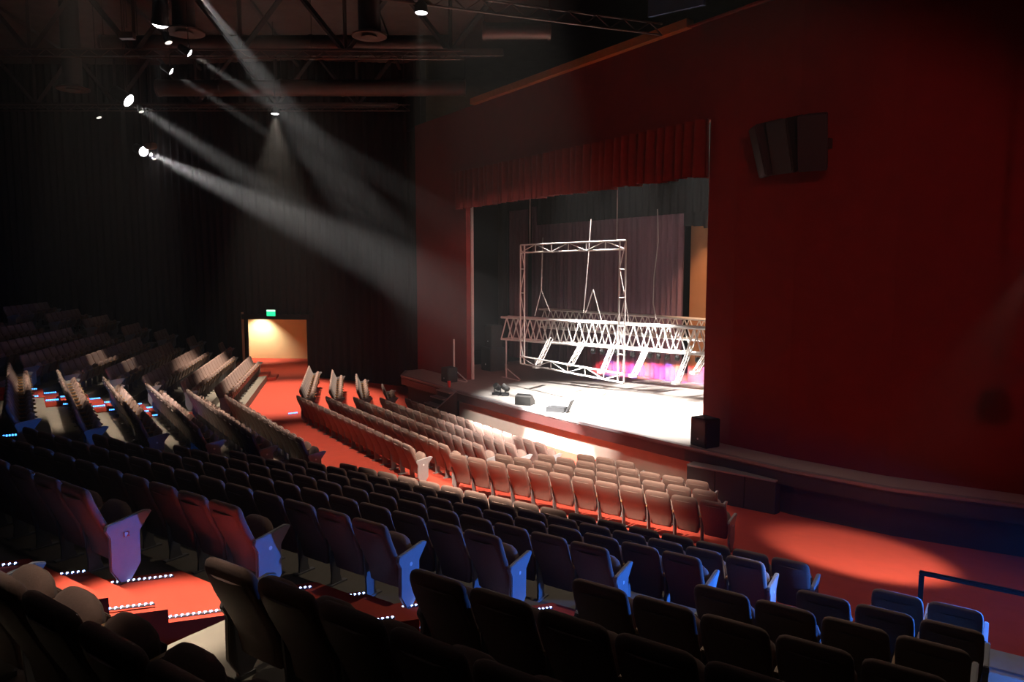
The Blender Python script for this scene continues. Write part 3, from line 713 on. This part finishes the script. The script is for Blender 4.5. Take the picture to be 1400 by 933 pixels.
MB().box((-.2, -.1, -.09), (.2, .1, .09)).build('housing', M['duct'], bx); hang(bx, p.z)
def downlight(p, lab, power, ang, target=None, color=WARM):
    root = empty('house_downlight', p, 0, lab, 'downlight', 'house downlights')
    MB().lathe([(.06, .30), (.14, .22), (.17, .0), (.155, .0), (.14, .06)], 16).build('can', M['steel'], root, True)
    MB().lathe([(0, .05), (.14, .05), (.135, .0), (0, -.03)], 16).build('lens', M['lens'], root); hang(root, p.z)
    spot('down_lamp', p + Vector((0, 0, -.06)), target or (p + Vector((0, 0, -5))), power, color, ang, .6, .1)
for ((px, py), z, pw, ang), lb in zip(DOWN, ('round downlight at top centre of the ceiling', 'round downlight left of centre under the roof', 'lower round downlight left of centre, above the doorway aisle')):
    downlight(atz(px, py, z), lb, pw, ang)
stair = atz(215, 862, 2.35); grow = atz(105, 815, 3.3)
pool = atz(1180, 758, -.2)
XD = [((16.2, -4.3, 5.6), 3600, 30, tuple(pool)), ((stair.x - .6, stair.y - .8, 12.0), 13000, 14, (stair.x, stair.y, 2.3)), ((grow.x + .5, grow.y + .8, 12.3), 1300, 16, tuple(grow)), ((1.0, -14.5, 13.6), 11000, 32, (-2.6, -13.2, .8)), ((3.6, -11.6, 13.2), 9000, 36, (0, -7.6, .3)), ((12.5, -6.0, 12.6), 1000, 80, (12.5, -7.5, 1)), ((12.2, -11.3, 12.6), 27000, 34, (7.4, -6.3, .4))]  # unseen downlights; some are added to lift seats that stayed dark
for k, (p, pw, ang, tg) in enumerate(XD): downlight(Vector(p), f'round unseen downlight, {ordn[k]} of those outside the picture', pw, ang, Vector(tg))
for px, py, z, tg, pw, an, lb in ((172, 140, 11.05, (-8.5, -13.5, .8), 2500, 14, 'small twin head pointing down beside the middle spotlight'), (200, 211, 11.05, (-11.5, -11, 0), 5500, 60, 'small twin head pointing down beside the lowest spotlight')):
    fixture(atz(px, py, z), Vector(tg), lb, 'lens_dim', pw, an, .10, WARM)
# corridor lamp
p = e0 + (e1 - e0) * .30 + Vector((.75, -.35, 2.93)); downl = empty('corridor_lamp', p, 0, 'small recessed lamp in corridor ceiling', 'lamp')
MB().lathe([(.09, .04), (.09, 0), (.07, 0), (.06, .03)], 12).build('rim', M['pale'], downl); spot('corridor_light', p + Vector((0, 0, -.05)), p + (e0 + (e1 - e0) * .26 - p) * .35 + Vector((0, 0, -1.0)), 750, (1, .90, .70), 110, .8, .05)
spot('added_corridor_light', (j0 + j1) / 2 + Vector((-1.6, .9, 2.9)), (j0 + j1) / 2 + Vector((-1.6, .9, 0)), 220, (1, .86, .62), 110, .7, .05)  # second light without a fixture, added to brighten the corridor floor
MB().lathe([(0, .0), (.06, .0)], 12, Matrix.Translation((0, 0, .012))).build('bulb', M['lens_dim'], downl)
# lamps over the stage, hung behind the valance
for k, (x, y, tx, ty, pw, ang) in enumerate(((-1.5, 2.4, -1.0, 1.4, 16000, 40), (1.5, 2.4, 1.5, 1.2, 24000, 42), (4.5, 2.4, 4.2, 1.6, 22000, 42))):
    p = Vector((x, y, 11.2)); root = empty('stage_flood', p, 0, f'{ordn[k]} white flood from left above the stage behind valance', 'stage light', 'stage floods')
    MB().lathe([(.08, .3), (.2, .2), (.24, 0), (.22, 0), (.18, .12)], 16).build('hood', M['black'], root, True); MB().lathe([(0, .08), (.18, .08)], 16).build('lens', M['plate'], root)
    MB().tube((0, 0, .3), (0, 0, 11.94 - 11.2), .015, 5).build('drop_rod', M['steel'], root)
    spot('flood_lamp', p + Vector((0, 0, -.05)), (tx, ty, SZ), pw, (1, .95, .9), ang, .7, .15)
sp = spot('added_panel_light', (4.0, 3.4, 9.5), (1.2, 7.6, 4.0), 2500, (1, .6, .35), 44, .6, .1)  # amber light without a fixture, added to brighten the brown panel
# spot on the front of the stage and front rows; added red wall wash; blue wash from the right
def extra(p, aim, lab, pw, ang, col, sz=.15): fixture(Vector(p), Vector(aim), lab, 'lens_dim', pw, ang, sz, col)
extra((17.0, -14.0, 13.2), (1.6, -2.4, .2), 'white spotlight overhead aimed at front of stage', 60000, 16, WHITE)
extra(atz(262, -22, 11.6), (1.6, -2.5, .1), 'narrow white spotlight overhead, beam crossing the ducts', 160000, 14, WHITE, .1)
extra((17.5, -12, 11.0), (-7.5, 0, 3.0), 'added dim red light overhead aimed at left wall pier', 6000, 18, (1, .3, .25))  # unseen red light added to lift the left pier
extra((19.0, -10, 9.0), (9, .2, 4.5), 'added dim red light overhead aimed at right wall pier', 750, 60, (1, .22, .2))  # unseen red light added to lift the right pier
extra(TN(1.75, 10.5, 1.1), TN(-5, 8.6, 1.4), 'added low blue light at right aimed at nearest seat ends', 1300, 56, BLUE, .08)  # second blue light, added for seat ends the main beam misses
pb = TN(1.7, 10.7, 2.1); extra(pb, TN(-5, 6.3, 1.8), 'blue spotlight at right aimed across the seat rows', 3000, 54, BLUE, .10)
extra(TN(.6, 11.6, 4.6), TN(-2.75, 9.55, 1.1), 'white spotlight at right aimed at seat ends', 700, 12, (.85, .92, 1), .10)
# ------------------------------------------------------------------ railing and platform at right
zp = .3
def LDq(px, py, z): return atz(px, py, z)
ra = atz(1257, 780, zp + 1.05); rd = DIR
rl = empty('hand_railing', (ra.x, ra.y, 0), A, 'dark metal handrail with upright post beside right aisle', 'railing')
MB().box((0, -.03, zp + .99), (2.6, .03, zp + 1.05)).build('top_rail', M['rail'], rl, bevel=.012)
for x in (.03, 1.3, 2.5): MB().box((x - .03, -.03, -.3), (x + .03, .03, zp + .99)).build('post', M['rail'], rl)
pf = [TN(-1.0, 11.35), TN(1.5, 11.35), TN(1.5, 9.7), TN(-1.0, 9.7)]
struct('floor_platform', MB().prism([(v.x, v.y) for v in pf], -.6, zp, 'z'), mat('platform_paint', (.33, .32, .34), .5, .1, 5), label='pale grey raised platform behind the handrail')
b0 = atz(1262, 815, .95)
b0 = Vector((ra.x, ra.y, 0)) + DIR * .14 - NRM * .08; wb = empty('white_box', (b0.x, b0.y, zp), A, 'white topped low cabinet behind the handrail', 'cabinet')
MB().box((.0, -.62, 0), (.46, .0, .62)).build('body', M['whitebox'], wb, bevel=.01); MB().box((-.02, -.64, .62), (.48, .02, .65)).build('top', M['whitebox'], wb)
# ------------------------------------------------------------------ theatre haze
hz = MB().box((-29, -23.2, -1), (29, 9.3, 15.1)).build('haze', None)
hm = bpy.data.materials.new('theatre_haze'); hm.use_nodes = True; nt = hm.node_tree; nt.nodes.clear()
out = nt.nodes.new('ShaderNodeOutputMaterial'); vs = nt.nodes.new('ShaderNodeVolumeScatter')
vs.inputs['Density'].default_value = .0013; vs.inputs['Anisotropy'].default_value = .6; vs.inputs['Color'].default_value = (.95, .95, .95, 1)
nt.links.new(vs.outputs[0], out.inputs['Volume']); hz.data.materials.append(hm)
tag(hz, 'thin theatre haze showing the light beams', 'haze', None, 'stuff')
